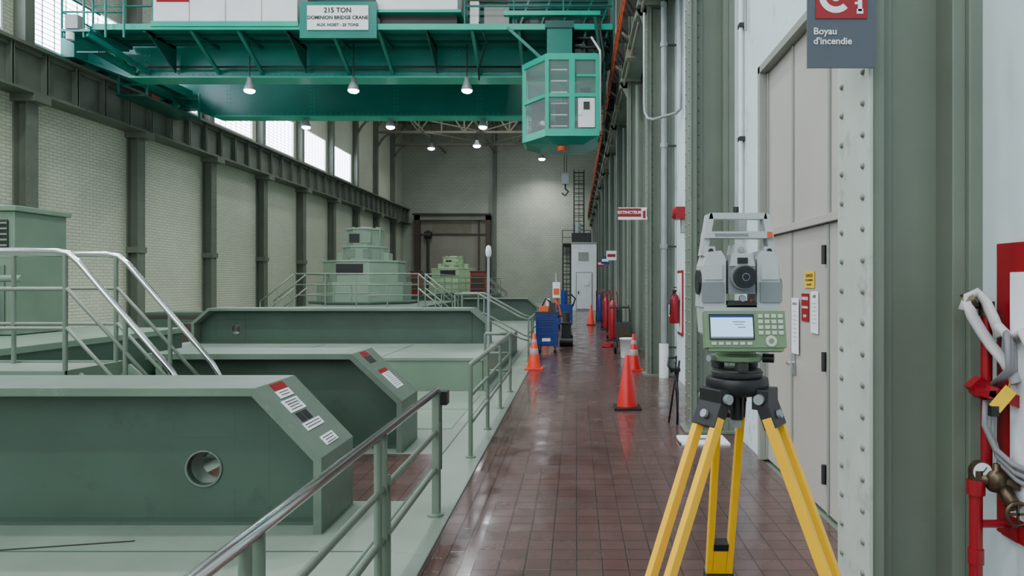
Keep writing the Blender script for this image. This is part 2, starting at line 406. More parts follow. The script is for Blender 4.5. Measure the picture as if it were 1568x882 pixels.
m=MB(); m.box(-0.31,1.2,41,44,0,4.0,M_white); m.box(-0.36,1.24,40.95,44.05,4.0,4.1,M_doorf)
m.box(-0.05,0.95,40.96,41,0.05,2.3,M_doorf); m.box(0.0,0.9,40.94,40.96,0.1,2.25,M_white); m.box(0.08,0.14,40.88,40.94,1.0,1.15,M_dark)
m.box(0.1,0.7,40.95,41,3.0,3.5,M_doorf); m.box(-0.3,0.9,41.5,43.5,4.1,4.7,M_dark); m.cyl((0.1,42,4.7),(0.1,42,5.3),0.2,M_steeld)
m.box(0.45,0.75,40.9,40.94,1.5,1.8,M_paper)
m.build('equipment_enclosure',0.01)
# ---------------------------------------------------------------- support beams
def beam(name,x0,x1,y0,y1,z0,z1,dx,dz,left=False,hole=None,labels=False,matW=M_beam):
    m=MB(); t=0.055; yw=(y0+y1)/2-0.05; a=t*0.41
    out=[(x1,z0),(x1,z1-dz),(x1-dx,z1)]; inn=[(x1-t,z0),(x1-t,z1-dz-a),(x1-dx-a,z1-t)]
    if left: out+=[(x0+dx,z1),(x0,z1-dz),(x0,z0)]; inn+=[(x0+dx+a,z1-t),(x0+t,z1-dz-a),(x0+t,z0)]
    else: out.append((x0,z1)); inn.append((x0,z1-t))
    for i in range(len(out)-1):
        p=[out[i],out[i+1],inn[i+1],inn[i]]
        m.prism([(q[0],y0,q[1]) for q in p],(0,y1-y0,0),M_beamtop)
    xe=x1-t
    if hole:
        hx,hz,r=hole; h=0.22 if z0<0.1 else 0.18
        def rect(a,b,c,d): m.box(a,b,yw,yw+0.05,c,d,matW)
        if left: 
            m.prism([(x0+t,yw,z0),(x0+t,yw,z1-dz-a),(x0+dx+a,yw,z1-t),(x0+dx+a,yw,z0)],(0,0.05,0),matW); xs=x0+dx+a
        else: xs=x0
        rect(xs,hx-h,z0,z1-t); rect(hx-h,hx+h,z0,hz-h); rect(hx-h,hx+h,hz+h,z1-t); rect(hx+h,x1-dx-a,z0,z1-t)
        m.holeplate(hx,hz,h,r,yw,yw+0.05,matW)
        m.prism([(x1-dx-a,yw,z0),(xe,yw,z0),(xe,yw,z1-dz-a),(x1-dx-a,yw,z1-t)],(0,0.05,0),matW)
        n=32; vs=[];fs=[]
        for (rr,yy) in ((r,yw-0.012),(r+0.012,yw-0.012),(r+0.012,yw+0.2),(r,yw+0.2)):
            for k in range(n): tt=2*math.pi*k/n; vs.append((hx+rr*math.cos(tt),yy,hz+rr*math.sin(tt)))
        for i in range(4):
            for k in range(n): fs.append((i*n+k,i*n+(k+1)%n,((i+1)%4)*n+(k+1)%n,((i+1)%4)*n+k))
        m.add(vs,fs,M_beamtop,True)
    else:
        m.prism([(q[0],yw,q[1]) for q in inn],(0,0.05,0),matW) if left else m.prism([(q[0],yw,q[1]) for q in inn]+[(x0,yw,z0)],(0,0.05,0),matW)
    m.box(x0+0.06,x1-0.06,yw-0.1,yw+0.15,z0,z0+0.02,matW)
    if labels:
        L=math.hypot(dx,dz); u=Vector((dx/L,0,-dz/L)); v=Vector((0,1,0)); w=Vector((dz/L,0,dx/L)); st=Vector((x1-dx,0,z1))
        for (s0,s1,ya,yb,mt) in labels:
            c=st+u*((s0+s1)/2*L)+v*((ya+yb)/2)+w*0.003
            m.obox(c,u*((s1-s0)/2*L),v*((yb-ya)/2),w*0.002,mt)
            if mt is M_paper:
                k=s0+0.02
                while k<s1-0.02:
                    c=st+u*(k*L+0.006)+v*((ya+yb)/2)+w*0.006
                    m.obox(c,u*0.0028,v*((yb-ya)/2*(0.6+0.25*random.random())),w*0.0008,M_txt); k+=0.035
    return m.build(name,0.008)
lab1=[(0.02,0.12,4.80,5.0,M_red),(0.12,0.22,4.78,5.0,M_paper),(0.24,0.34,4.78,5.0,M_beamtop),(0.25,0.42,4.74,5.0,M_paper),(0.44,0.56,4.78,4.86,M_txt),(0.44,0.56,4.88,4.96,M_txt),(0.58,0.68,4.74,5.04,M_paper),(0.80,0.92,4.80,5.03,M_paper)]
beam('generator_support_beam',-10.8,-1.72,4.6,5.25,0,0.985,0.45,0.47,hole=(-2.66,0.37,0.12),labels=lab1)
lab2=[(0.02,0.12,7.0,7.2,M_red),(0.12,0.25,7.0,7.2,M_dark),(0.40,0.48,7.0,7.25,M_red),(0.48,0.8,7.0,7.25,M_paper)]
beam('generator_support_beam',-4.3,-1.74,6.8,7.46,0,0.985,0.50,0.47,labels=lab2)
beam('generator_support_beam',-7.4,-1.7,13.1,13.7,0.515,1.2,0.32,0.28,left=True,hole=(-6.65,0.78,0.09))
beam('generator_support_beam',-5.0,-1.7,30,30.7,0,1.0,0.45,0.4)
m=MB(); m.box(-7.7,-1.48,11.7,17.0,0,0.51,M_gen); m.box(-6.6,-1.48,10.7,11.7,0,0.51,M_gen); m.box(-6.62,-1.46,10.68,11.7,0.47,0.514,M_gfloor); m.box(-7.72,-1.46,11.7,17.0,0.47,0.514,M_gfloor)
for x in (-4.8,-3.1): m.box(x,x+0.02,10.7,13.0,0.514,0.517,M_beam)
m.build('concrete_plinth',0.01)
# ---------------------------------------------------------------- railings
def railing(paths,top=M_rail,r=0.024,h=0.9,levels=(0.33,0.6)):
    m=MB()
    for pts,posts in paths:
        P=[Vector(p) for p in pts]
        m.tube([p+Vector((0,0,h)) for p in P],r,top,12)
        for l in levels: m.tube([p+Vector((0,0,l)) for p in P],r*0.72,M_rail,8)
        for q in posts:
            q=Vector(q); m.cyl(q,q+Vector((0,0,h)),r*0.85,M_rail,n=10); m.cyl(q,q+Vector((0,0,0.012)),0.05,M_rail,n=12)
    return m
RX=-1.03
m=railing([([(RX,-1,0),(RX,5.02,0)],[(RX,y,0) for y in (0.0,1.1,2.12,3.54)]) ],top=M_steel,r=0.025)
for y in (2.2,3.62,4.98): m.bar((RX,y,0),(RX,y,0.9),0.05,0.012,M_rail,(0,1,0)); m.bar((RX,y+0.07,0),(RX,y+0.07,0.66),0.05,0.012,M_rail,(0,1,0)); m.cyl((RX,y,0),(RX,y,0.012),0.06,M_rail)
m.tube([(RX,5.0,0.9),(RX,5.08,0.895),(RX,5.12,0.86),(RX,5.12,0.3)],0.022,M_rail)
m.box(RX+0.01,RX+0.06,5.1,5.2,0.78,0.88,M_black)
m.build('handrail')
m=railing([([(RX,6.63,0),(RX,10.6,0)],[(RX,y,0) for y in (6.63,7.9,9.2,10.6)]),([(RX,10.6,0),(-1.42,10.6,0)],[])],top=M_rail,r=0.026)
m.cyl((-1.42,10.6,0),(-1.42,10.6,0.9),0.022,M_rail)
m.build('handrail')
m=railing([([(RX,14.6,0),(RX,20.5,0)],[(RX,y,0) for y in (14.6,16.1,17.6,19.1,20.5)])],r=0.026)
for y in (14.6,15.5):
    m.tube([(RX,y,0.9),(-1.2,y,0.95),(-2.1,y,1.45),(-2.6,y,1.45)],0.024,M_rail); m.tube([(RX,y,0.45),(-1.2,y,0.5),(-2.1,y,1.0),(-2.6,y,1.0)],0.018,M_rail)
    m.cyl((-2.1,y,0.52),(-2.1,y,1.45),0.02,M_rail); m.cyl((RX,y,0.0),(RX,y,0.9),0.02,M_rail); m.cyl((-2.6,y,0.52),(-2.6,y,1.45),0.02,M_rail)
m.build('handrail')
m=MB(); m.cyl((-1.60,12.4,0.515),(-1.60,12.4,2.15),0.026,M_steeld); m.lathe((-1.60,12.4,2.15),[(0.03,0),(0.05,0.04),(0.055,0.12),(0.04,0.2),(0.01,0.22)],M_white,16); m.cyl((-1.60,12.4,0.515),(-1.60,12.4,0.53),0.08,M_steeld); m.build('indicator_post')
def stair(m,x0,z0,x1,z1,y0,y1,n,mat):
    for k in range(n):
        f=(k+0.5)/n; x=x0+(x1-x0)*f; z=z0+(z1-z0)*(k+1)/(n+1); m.box(x-0.12,x+0.12,y0,y1,z-0.02,z,mat)
    for y in (y0,y1): m.bar((x0,y,z0-0.08),(x1,y,z1+0.08),0.03,0.2,mat)
m=MB()
m.box(-10.5,-4.4,5.85,6.62,0.86,0.92,M_gfloor); m.box(-10.5,-4.38,5.83,5.87,0.72,0.94,M_gen); m.box(-10.5,-4.38,6.6,6.64,0.72,0.94,M_gen); m.box(-4.42,-4.38,5.85,6.62,0.72,0.94,M_gen)
for x in (-4.5,-6.2,-8,-9.8):
    for y in (5.9,6.55): m.bar((x,y,0),(x,y,0.8),0.06,0.06,M_gen)
stair(m,-4.35,0.92,-3.5,0.02,5.9,6.55,5,M_gen)
for y in (5.9,6.55):
    m.tube([(-10.4,y,1.97),(-4.5,y,1.97),(-4.39,y,1.95),(-4.3,y,1.87),(-3.5,y,0.93),(-3.42,y,0.8),(-3.42,y,0.0)],0.026,M_steel,12)
    for h in (0.38,0.72):
        m.tube([(-10.4,y,0.92+h),(-4.4,y,0.92+h),(-3.44,y,-0.13+h)],0.018,M_rail,8)
    for x in (-4.42,-5.4,-6.6,-7.8,-9): m.cyl((x,y,0.9),(x,y,1.97),0.02,M_rail)
    m.cyl((-3.9,y,0.4),(-3.9,y,1.4),0.02,M_rail)
m.build('access_stairs')
m=MB(); m.box(-11.5,-6.7,6.7,11.6,0,0.9,M_beam); m.box(-11.52,-6.68,6.68,11.62,0.84,0.93,M_gen); m.build('generator_deck',0.01)
m=MB(); m.box(-9.3,-8.07,9.8,10.8,0.94,2.72,M_gen); m.box(-9.35,-8.02,9.75,10.85,2.72,2.8,M_gen)
m.box(-8.75,-8.15,9.77,9.8,2.1,2.6,M_dark)
for k in range(6): m.box(-8.75,-8.15,9.75,9.78,2.13+k*0.08,2.16+k*0.08,M_gen)
m.box(-9.2,-8.2,9.77,9.8,1.05,1.95,M_beamtop)
m.cyl((-8.6,9.5,0.94),(-8.6,9.5,1.6),0.2,M_gen); m.cyl((-8.1,9.6,1.75),(-7.8,9.6,1.75),0.05,M_gen)
m.build('control_cabinet',0.012)
for x,y,w,h,mt in ((-9.6,16.5,1.2,0.7,M_brown),(-11.4,18,1.6,0.9,M_beam),(-8.8,19.5,0.9,0.6,M_opening)):
    m=MB(); m.box(x,x+w,y,y+0.8,0.1,h,mt)
    for xx in (x+0.05,x+w/2-0.05,x+w-0.15): m.box(xx,xx+0.1,y,y+0.8,0,0.1,M_brown)
    for z in (0.2,h-0.15): m.box(x-0.02,x+w+0.02,y-0.02,y,z,z+0.08,M_brown)
    m.build('storage_crate')
def octa(m,c,w,z0,z1,mat,rim=0.03):
    r=w/2/math.cos(math.pi/8)
    m.lathe((c[0],c[1],0),[(r,z0),(r,z1-0.07),(r+rim,z1-0.07),(r+rim,z1),(r*0.2,z1)],mat,8,smooth=False,rot=0.5)
def generator(name,cx,cy,mat,zs=(0.92,1.7,2.5,3.05,3.72),W=(3.2,2.8,1.5,1.25)):
    m=MB(); c=(cx,cy)
    octa(m,c,W[0]+0.5,zs[0]-0.02,zs[0]+0.08,M_beam)
    for i in range(4): octa(m,c,W[i],zs[i],zs[i+1],mat)
    f=cy-W[1]/2
    m.box(cx-0.62,cx+0.35,f-0.02,f+0.02,zs[1]+0.32,zs[2]-0.14,M_black)
    m.box(cx-0.66,cx+0.39,f-0.03,f-0.005,zs[1]+0.28,zs[1]+0.32,mat); m.box(cx-0.66,cx+0.39,f-0.03,f-0.005,zs[2]-0.14,zs[2]-0.1,mat)
    f=cy-W[3]/2; m.box(cx-0.4,cx-0.02,f-0.02,f+0.02,zs[3]+0.12,zs[4]-0.22,M_black); m.box(cx+0.05,cx+0.4,f-0.03,f+0.0,zs[3]+0.1,zs[4]-0.16,mat)
    f=cy-W[0]/2
    for x in (-0.62,0,0.62): m.box(cx+x-0.02,cx+x+0.02,f-0.03,f,zs[0]+0.08,zs[1]-0.08,mat)
    m.box(cx-0.9,cx+0.9,f-0.025,f,zs[0]+0.36,zs[0]+0.4,mat)
    f=cy-W[2]/2
    for x in (-0.3,0.3): m.box(cx+x-0.15,cx+x+0.15,f-0.02,f,zs[2]+0.1,zs[3]-0.12,M_beamtop)
    for sx in (-1,1):
        m.box(cx+sx*0.85-0.12,cx+sx*0.85+0.12,cy-0.3,cy+0.3,zs[2],zs[2]+0.3,mat)
        m.cyl((cx+sx*0.45,cy,zs[4]),(cx+sx*0.45,cy,zs[4]+0.08),0.06,mat)
    m.lathe((cx,cy,zs[4]),[(0.3,0),(0.3,0.05),(0.15,0.07)],mat,16)
    m.tube([(cx+0.7,cy-0.5,zs[2]),(cx+0.7,cy-0.5,zs[4]+0.02),(cx+0.72,cy,zs[4]+0.02),(cx+0.72,cy,zs[2])],0.02,M_rail)
    return m.build(name,0.01)
generator('generator',-8.05,26.0,M_gen)
generator('generator',-8.1,45.0,M_gen2,zs=(0.92,1.75,2.6,2.9,3.35),W=(3.0,2.7,1.5,1.3))
def genplatform(cy,x0,x1,name):
    m=MB(); y0,y1=cy-4.0,cy+3.5
    m.box(x0,x1,y0,y1,0.0,0.8,M_beam); m.box(x0-0.05,x1+0.05,y0-0.05,y1+0.05,0.8,0.9,M_beam)
    h=1.07
    runs=[[(x0,y0,0.9),(x1,y0,0.9)],[(x1,y0+1,0.9),(x1,y1,0.9)],[(x0,y0+1,0.9),(x0,y1,0.9)]]
    for a,b in runs:
        a=Vector(a);b=Vector(b)
        for l in (h,0.72,0.38): m.tube([a+Vector((0,0,l)),b+Vector((0,0,l))],0.024 if l==h else 0.018,M_rail,8)
        n=5
        for k in range(n): q=a.lerp(b,k/(n-1)); m.cyl(q,q+Vector((0,0,h)),0.02,M_rail,n=8)
    for sx,xe in ((1,x1),(-1,x0)):
        for y in (y0,y0+1):
            for l in (h,0.6): m.tube([(xe,y,0.9+l),(xe+sx*1.1,y,l)],0.024,M_rail,8)
            m.cyl((xe+sx*1.1,y,0),(xe+sx*1.1,y,h),0.02,M_rail); m.cyl((xe+sx*0.55,y,0.45),(xe+sx*0.55,y,1.52),0.02,M_rail)
        stair(m,xe,0.9,xe+sx*1.1,0.02,y0,y0+1,5,M_rail)
    m.build(name)
genplatform(26.0,-9.1,-5.1,'generator_platform'); genplatform(45.0,-10.4,-5.4,'generator_platform')
for x,w in ((-6.0,0.9),(-9.8,0.5)):
    m=MB(); m.box(x-w/2,x+w/2,41.4,42.2,0.9,2.3,M_red); m.box(x-w/2-0.04,x+w/2+0.04,41.36,42.24,2.3,2.38,M_dark); m.box(x-w/2+0.08,x+w/2-0.08,41.37,41.4,1.2,2.1,M_brown); m.build('red_cabinet',0.01)
# ---------------------------------------------------------------- crane
m=MB()
def girder(y0,y1):
    zb,zt=7.86,9.3
    pr=[(-14.7,8.35),(-13.4,zb),(0.2,zb),(1.1,8.35),(1.1,zt),(-14.7,zt)]
    m.prism([(p[0],y0+0.12,p[1]) for p in pr],(0,y1-y0-0.24,0),M_teal)
    m.box(-13.4,0.2,y0,y1,zb-0.05,zb,M_tealb); m.box(-14.7,1.1,y0,y1,zt,zt+0.05,M_teal)
    for p,q in (((-14.7,8.33),(-13.4,zb-0.02)),((0.2,zb-0.02),(1.1,8.33))): m.bar((p[0],(y0+y1)/2,p[1]),(q[0],(y0+y1)/2,q[1]),y1-y0,0.05,M_teal,(0,0,1))
    m.box(-13.4,0.2,y0+0.06,y0+0.12,zb,zb+0.12,M_teal)
    x=-12.9
    while x<0.3:
        for xx in (x-0.06,x+0.06):
            z=zb+0.2
            while z<zt-0.1: m.rivet((xx,y0+0.12,z),(0,-1,0),0.02,M_tealb); z+=0.15
        x+=3.1
    x=-13.3
    while x<0.2: m.rivet((x,y0+0.06,zb+0.06),(0,-1,0),0.022,M_tealb); x+=0.2
girder(20.4,21.1); girder(25.2,25.9)
for xa,xb in ((-15.12,-14.72),(1.15,1.55)):
    m.box(xa,xb,20.0,26.4,8.3,9.0,M_teal)
    for y in (20.4,21.5,24.9,26.0): m.cyl((xa+0.1,y,8.42),(xb-0.1,y,8.42),0.22,M_dark,n=20)
XW=-13.4
m.box(XW,1.0,18.9,20.4,8.74,8.80,M_teal); m.box(XW,1.0,18.86,18.92,8.68,8.84,M_tealb)
x=XW+0.1; k=0
while x<0.9:
    if k%3==1: m.prism([(x,18.95,8.72),(x,20.4,8.72),(x,20.4,7.95)],(0.04,0,0),M_teald)
    else: m.bar((x,18.95,8.7),(x,20.45,7.95),0.09,0.09,M_teal)
    m.bar((x,18.95,8.7),(x,20.4,8.7),0.08,0.12,M_teald); x+=1.3; k+=1
for y in (19.4,19.9): m.bar((XW,y,8.70),(1.0,y,8.70),0.06,0.08,M_teald)
for a,b in ((XW,-11.75),(-3.1,1.0)):
    for z in (9.35,9.85): m.tube([(a,18.92,z),(b,18.92,z)],0.03,M_teal,8)
    n=max(2,int((b-a)/1.3)+1)
    for k in range(n): x=a+(b-a)*k/(n-1); m.cyl((x,18.92,8.8),(x,18.92,9.85),0.028,M_teal,n=8)
m.box(-11.7,-7.72,18.86,19.6,8.86,10.4,M_white); m.box(-11.75,-7.68,18.82,18.9,8.76,8.90,M_tealb)
for x in (-10.7,-9.7,-8.7): m.box(x-0.01,x+0.01,18.85,18.86,8.9,10.3,M_doorf)
m.box(-11.6,-10.7,18.84,18.86,9.44,9.72,M_red); m.box(-11.5,-10.8,18.835,18.84,9.52,9.6,M_paper)
m.box(-5.55,-3.3,18.9,19.6,9.25,10.4,M_white); m.box(-5.6,-3.2,18.88,19.6,9.17,9.25,M_tealb); m.box(-5.5,-3.35,19.1,19.5,8.8,9.17,M_dark)
m.box(-2.6,-1.9,19.2,19.6,8.8,9.5,M_doorf); m.box(-3.0,-2.75,19.2,19.5,8.8,9.6,M_white)
m.box(-7.6,-5.6,19.6,20.3,8.8,10.0,M_teald); m.box(-5.6,-3.2,19.7,20.3,8.8,9.2,M_teald)
m.box(-2.0,0.9,19.8,20.3,8.8,10.0,M_teald)
for x in (-1.7,-1.1,-0.5,0.1,0.6): m.box(x,x+0.35,19.6,19.8,8.85,9.25,M_dark); m.bar((x,19.5,8.8),(x+0.4,19.5,9.9),0.05,0.05,M_teal)
for z in (9.3,9.5,9.7): m.tube([(-3.1,19.5,z),(0.9,19.5,z)],0.03,M_teald,6)
m.box(-9.5,-2.5,20.6,25.8,9.4,9.7,M_teald)
for x in (-8.5,-3.5):
    for y in (20.75,25.55): m.cyl((x,y-0.1,9.5),(x,y+0.1,9.5),0.25,M_dark)
m.cyl((-8,23,10.2),(-4,23,10.2),0.5,M_dark,n=24); m.box(-3.6,-2.8,22.4,23.6,9.7,10.6,M_teal)
m.box(-7.62,-5.5,18.78,18.86,8.42,9.42,M_teal)
m.box(-7.4,-5.72,18.74,18.78,8.63,9.3,M_paper)
m.text('215 TON',0.19,(-6.56,18.735,9.16),M_txt,bold=0.005); m.text('DOMINION BRIDGE CRANE',0.134,(-6.56,18.735,8.96),M_txt,bold=0.005); m.text('AUX. HOIST - 25 TONS',0.112,(-6.56,18.735,8.76),M_txt,bold=0.004)
m.bar((-14.3,21.1,8.6),(-14.3,25.2,8.6),0.25,0.3,M_teal); m.bar((0.8,21.1,8.6),(0.8,25.2,8.6),0.25,0.3,M_teal)
for dz in (0.5,1.0,1.45):
    m.tube([(-14.1,18.7,8.6+dz),(-12.4,18.7,8.6+dz)],0.03,M_teal,8); m.tube([(-14.1,18.7,8.6+dz),(-14.1,20.2,8.6+dz)],0.03,M_teal,8)
for x in (-14.1,-13.5,-12.9,-12.4): m.cyl((x,18.7,8.4),(x,18.7,10.1),0.03,M_teal)
m.box(-14.1,-13.3,18.65,20.3,8.55,8.62,M_teal); m.bar((-14.0,18.7,8.5),(-13.2,20.4,7.98),0.12,0.2,M_teal); m.bar((-13.4,18.7,8.5),(-12.8,20.4,7.98),0.1,0.14,M_teal)
m.box(-13.95,-13.6,18.6,18.8,8.62,9.0,M_doorf); m.cyl((-13.8,18.6,8.3),(-13.8,18.6,8.5),0.1,M_white)
for k in range(4): m.bar((-13.9,19+k*0.3,8.1+k*0.1),(-13.3,19+k*0.3,8.1+k*0.1),0.05,0.04,M_teald)
for yy in (21.6,24.6):
    for z in (7.95,8.3): m.tube([(-14.5,yy,z),(-13.6,yy,z)],0.03,M_teal,6)
    for x in (-14.5,-13.6): m.bar((x,yy,7.6),(x,yy,8.5),0.05,0.05,M_teal)
m.box(-14.5,-13.6,21.5,24.7,7.56,7.62,M_teald); m.box(-14.3,-14.0,22.5,22.9,7.62,7.9,M_red)
m.box(-2.0,0.65,18.7,18.85,9.02,9.14,M_tealb); m.box(-0.8,-0.12,18.4,19.1,7.75,8.74,M_teal); m.box(-0.85,-0.07,18.36,19.1,8.55,8.74,M_teald)
m.bar((-1.9,18.8,8.7),(-0.9,18.8,7.8),0.08,0.08,M_teal); m.bar((0.5,18.8,9.0),(0.7,18.8,7.6),0.08,0.08,M_teald)
for z in (8.2,8.45): m.tube([(-0.1,18.9,z),(0.85,18.9,z),(0.9,19.3,z)],0.04,M_dark,8)
for x in (0.1,0.45,0.7): m.bar((x,19.0,7.9),(x+0.2,19.0,8.9),0.06,0.06,M_teald)
m.box(-1.3,0.9,20.0,20.4,7.7,7.9,M_teald); m.box(0.3,0.8,19.3,20,8.0,8.6,M_dark); m.box(-0.05,0.25,19.2,19.8,8.0,8.4,M_doorf)
m.tube([(0.62,18.7,8.9),(0.66,18.6,8.4),(0.75,18.6,7.9),(0.7,18.6,7.4)],0.03,M_dark,8)
m.tube([(-13.2,20.3,8.1),(-1.5,20.3,8.1)],0.03,M_dark,6); m.tube([(-2.7,18.9,8.9),(-2.5,19,8.4),(-2.9,20.2,8.0),(-2.9,20.3,7.7)],0.025,M_black,6)
for x in (-0.42,-0.34): m.cyl((x,23,5.4),(x,23,9.4),0.014,M_dark,n=6)
m.box(-0.5,-0.26,22.9,23.1,5.0,5.35,M_steeld); m.tube([(-0.38,23,5.0),(-0.38,23,4.85),(-0.28,23,4.75),(-0.38,23,4.62),(-0.5,23,4.7)],0.03,M_dark,8)
crane=m.build('overhead_bridge_crane')
m=MB()
pl=[(-0.78,18.0),(0.55,18.0),(0.55,19.9),(-1.45,19.9),(-1.45,18.9)]
def ring(z0,z1,mat,w=0.08):
    for i in range(5):
        a=Vector((*pl[i],(z0+z1)/2)); b=Vector((*pl[(i+1)%5],(z0+z1)/2)); m.bar(a,b,w,z1-z0,mat)
m.prism([(x,y,7.66) for x,y in pl],(0,0,0.08),M_tealb); m.prism([(x,y,5.60) for x,y in pl],(0,0,0.06),M_teald)
ring(7.56,7.68,M_tealb); ring(5.55,5.74,M_tealb); ring(6.58,6.68,M_tealb)
for x,y in pl: m.bar((x,y,5.55),(x,y,7.7),0.1,0.1,M_tealb)
m.bar((-0.12,18,5.55),(-0.12,18,7.7),0.15,0.1,M_tealb); m.bar((0.0,18,7.15),(0.5,18,7.15),0.05,0.06,M_tealb)
m.bar((-0.45,19.9,5.6),(-0.45,19.9,7.6),0.06,0.06,M_tealb)
for i in range(5): 
    a,b=pl[i],pl[(i+1)%5]
    m.add([(a[0],a[1],5.6),(b[0],b[1],5.6),(b[0],b[1],7.6),(a[0],a[1],7.6)],[(0,1,2,3)],M_glass)
m.box(0.04,0.48,17.97,17.99,5.78,6.55,M_white); m.box(0.18,0.34,17.95,17.97,6.25,6.45,M_dark); m.box(0.05,0.14,17.95,17.97,6.1,6.2,M_paper)
a=[(x,y,5.56) for x,y in pl]; cx,cy=-0.35,19.1; b=[(cx+(x-cx)*0.6,cy+(y-cy)*0.75,5.38) for x,y in pl]
m.add(a+b,[(i,(i+1)%5,5+(i+1)%5,5+i) for i in range(5)]+[(5,6,7,8,9)],M_teal)
m.cyl((-0.4,18.4,5.24),(-0.4,18.4,5.36),0.12,M_orl)
m.box(-0.6,-0.15,18.9,19.4,5.95,6.05,M_black); m.box(-0.6,-0.15,19.35,19.45,6.05,6.75,M_black); m.cyl((-0.38,19.15,5.6),(-0.38,19.15,5.95),0.06,M_dark)
m.box(-1.1,-0.75,18.8,19.2,5.66,6.4,M_dark); m.box(0.1,0.4,19.3,19.7,5.66,7.2,M_dark); m.box(-1.3,-0.8,19.5,19.8,5.66,6.9,M_dark)
for k in range(6): m.bar((-0.68,18.15,5.85+k*0.3),(-0.25,18.15,5.85+k*0.3),0.025,0.025,M_white)
m.tube([(0.62,18.0,5.7),(0.62,18.0,7.8),(0.4,18.4,8.3)],0.03,M_white)
for x in (0.6,0.75): m.bar((x,18.6,7.7),(x,18.6,5.5),0.04,0.04,M_teald)
for k in range(7): m.bar((0.6,18.6,5.7+k*0.3),(0.75,18.6,5.7+k*0.3),0.03,0.03,M_teald)
m.build('crane_operator_cab',parent=crane)
# ---------------------------------------------------------------- lamps
def lamp(name,x,y,z,top,power,parent=None,sz=0.3):
    m=MB(); m.lathe((x,y,z),[(sz*0.8,0.0),(sz*0.85,0.02),(sz*0.65,0.14),(sz*0.4,0.26),(sz*0.35,0.38),(sz*0.1,0.40)],M_steeld,20)
    m.lathe((x,y,z-sz*0.45),[(sz*0.2,0),(sz*0.55,sz*0.1),(sz*0.75,sz*0.28),(sz*0.78,sz*0.45)],M_lamp,20)
    m.cyl((x,y,z+0.35),(x,y,top),0.02,M_dark,n=8)
    ob=m.build(name,parent=parent)
    l=bpy.data.lights.new(name+'_bulb','SPOT'); l.energy=power; l.spot_size=math.radians(150); l.spot_blend=0.8; l.shadow_soft_size=0.25; l.color=(0.93,0.97,1.0)
    lo=bpy.data.objects.new(name+'_bulb',l); S.collection.objects.link(lo); lo.parent=ob; lo.location=(0,0,-0.08)
for x in (-9.63,-6.57,-3.23): lamp('crane_lamp',x,20.1,7.35,8.7,500,crane,0.2)
for x in (-10.1,-6.95,-3.5): lamp('crane_lamp',x,25.5,7.5,7.83,500,crane,0.2)
lamp('fill_bay_lamp',-7.3,50,11.7,15.3,900,sz=0.35); lamp('fill_bay_lamp',-2.9,57.0,12.0,15.3,1900,sz=0.35); lamp('fill_bay_lamp',-11.5,54,12.3,15.3,500,sz=0.35)
for y,p in ((-3,1000),(5,1150),(12,1700),(31,700),(39,600)):
    for x in (-11.5,-7,-2.2): lamp('fill_bay_lamp',x,y,13.5,15.3,p,sz=0.35)  # extra lamp rows, added to brighten the hall and camera-facing sides
def area(name,loc,size,power,rot,col=(1,1,1)):
    l=bpy.data.lights.new(name,'AREA'); l.shape='RECTANGLE'; l.size=size[0]; l.size_y=size[1]; l.energy=power; l.color=col
    o=bpy.data.objects.new(name,l); o.location=loc; o.rotation_euler=rot; S.collection.objects.link(o)
for y in (0,14,32,48): area('ceiling_fill',(-6.8,y,15.2),(9,7),480,(0,0,0),(0.95,0.98,1.0))  # added fill lights under the closed ceiling, no roof openings here
area('rear_fill',(-6.5,-6.6,7),(12,7),1000,(math.radians(90),0,0),(0.92,0.96,1.0))  # added fill light behind the camera, the back wall has no window
# ---------------------------------------------------------------- pipes on right wall
m=MB(); m.cyl((1.56,12.2,0.0),(1.56,12.2,6.7),0.055,M_steeld)
for z in (0.5,2.3,4.1,5.9): m.cyl((1.56,12.2,z),(1.56,12.2,z+0.08),0.07,M_steeld); m.box(1.56,XR-0.002,12.18,12.22,z+0.02,z+0.05,M_dark)
m.cyl((1.56,12.2,0),(1.56,12.2,0.6),0.085,M_white)
m.tube([(1.22,12.3,6.55),(1.22,12.3,4.9),(1.23,12.27,4.75),(1.27,12.18,4.62),(1.35,12.0,4.56),(1.68,11.5,4.55),(1.74,11.4,4.6),(1.74,11.4,6.7)],0.026,M_steeld,10)
m.build('conduit_pipe')
m=MB(); m.cyl((1.745,7.25,2.4),(1.745,7.25,7.5),0.022,M_white); m.cyl((1.745,7.05,4.3),(1.745,7.05,7.5),0.014,M_steeld); m.box(1.7,XR-0.002,7.15,7.35,2.2,2.42,M_steeld)
for z in (3.2,4.4,5.6): m.box(1.72,XR-0.002,7.2,7.3,z,z+0.04,M_dark)
m.build('conduit_pipe')
m=MB()
for k in range(3,10):
    y=RC[k]-0.45; m.cyl((1.5,y,0),(1.5,y,6.55),0.05,M_col)
m.build('downpipe_set')
m=MB(); m.box(1.6,XR-0.002,11.0,11.25,2.72,2.92,M_red); m.cyl((1.6,11.1,2.82),(1.55,11.1,2.82),0.09,M_red); m.box(1.7,XR-0.002,11.05,11.2,2.5,2.72,M_steeld); m.build('fire_alarm_bell',0.005)
m=MB(); ex,ey=1.66,11.6
m.lathe((ex,ey,1.0),[(0.07,0),(0.085,0.02),(0.085,0.4),(0.07,0.47),(0.03,0.5),(0.03,0.54)],M_red,20)
m.box(ex-0.03,ex+0.03,ey-0.09,ey+0.04,1.54,1.57,M_black); m.box(ex-0.02,ex+0.02,ey-0.1,ey+0.02,1.6,1.62,M_black); m.tube([(ex,ey-0.04,1.55),(ex-0.08,ey-0.12,1.45),(ex-0.09,ey-0.12,1.15)],0.013,M_black)
m.box(ex-0.087,ex-0.08,ey-0.05,ey+0.05,1.12,1.32,M_paper)
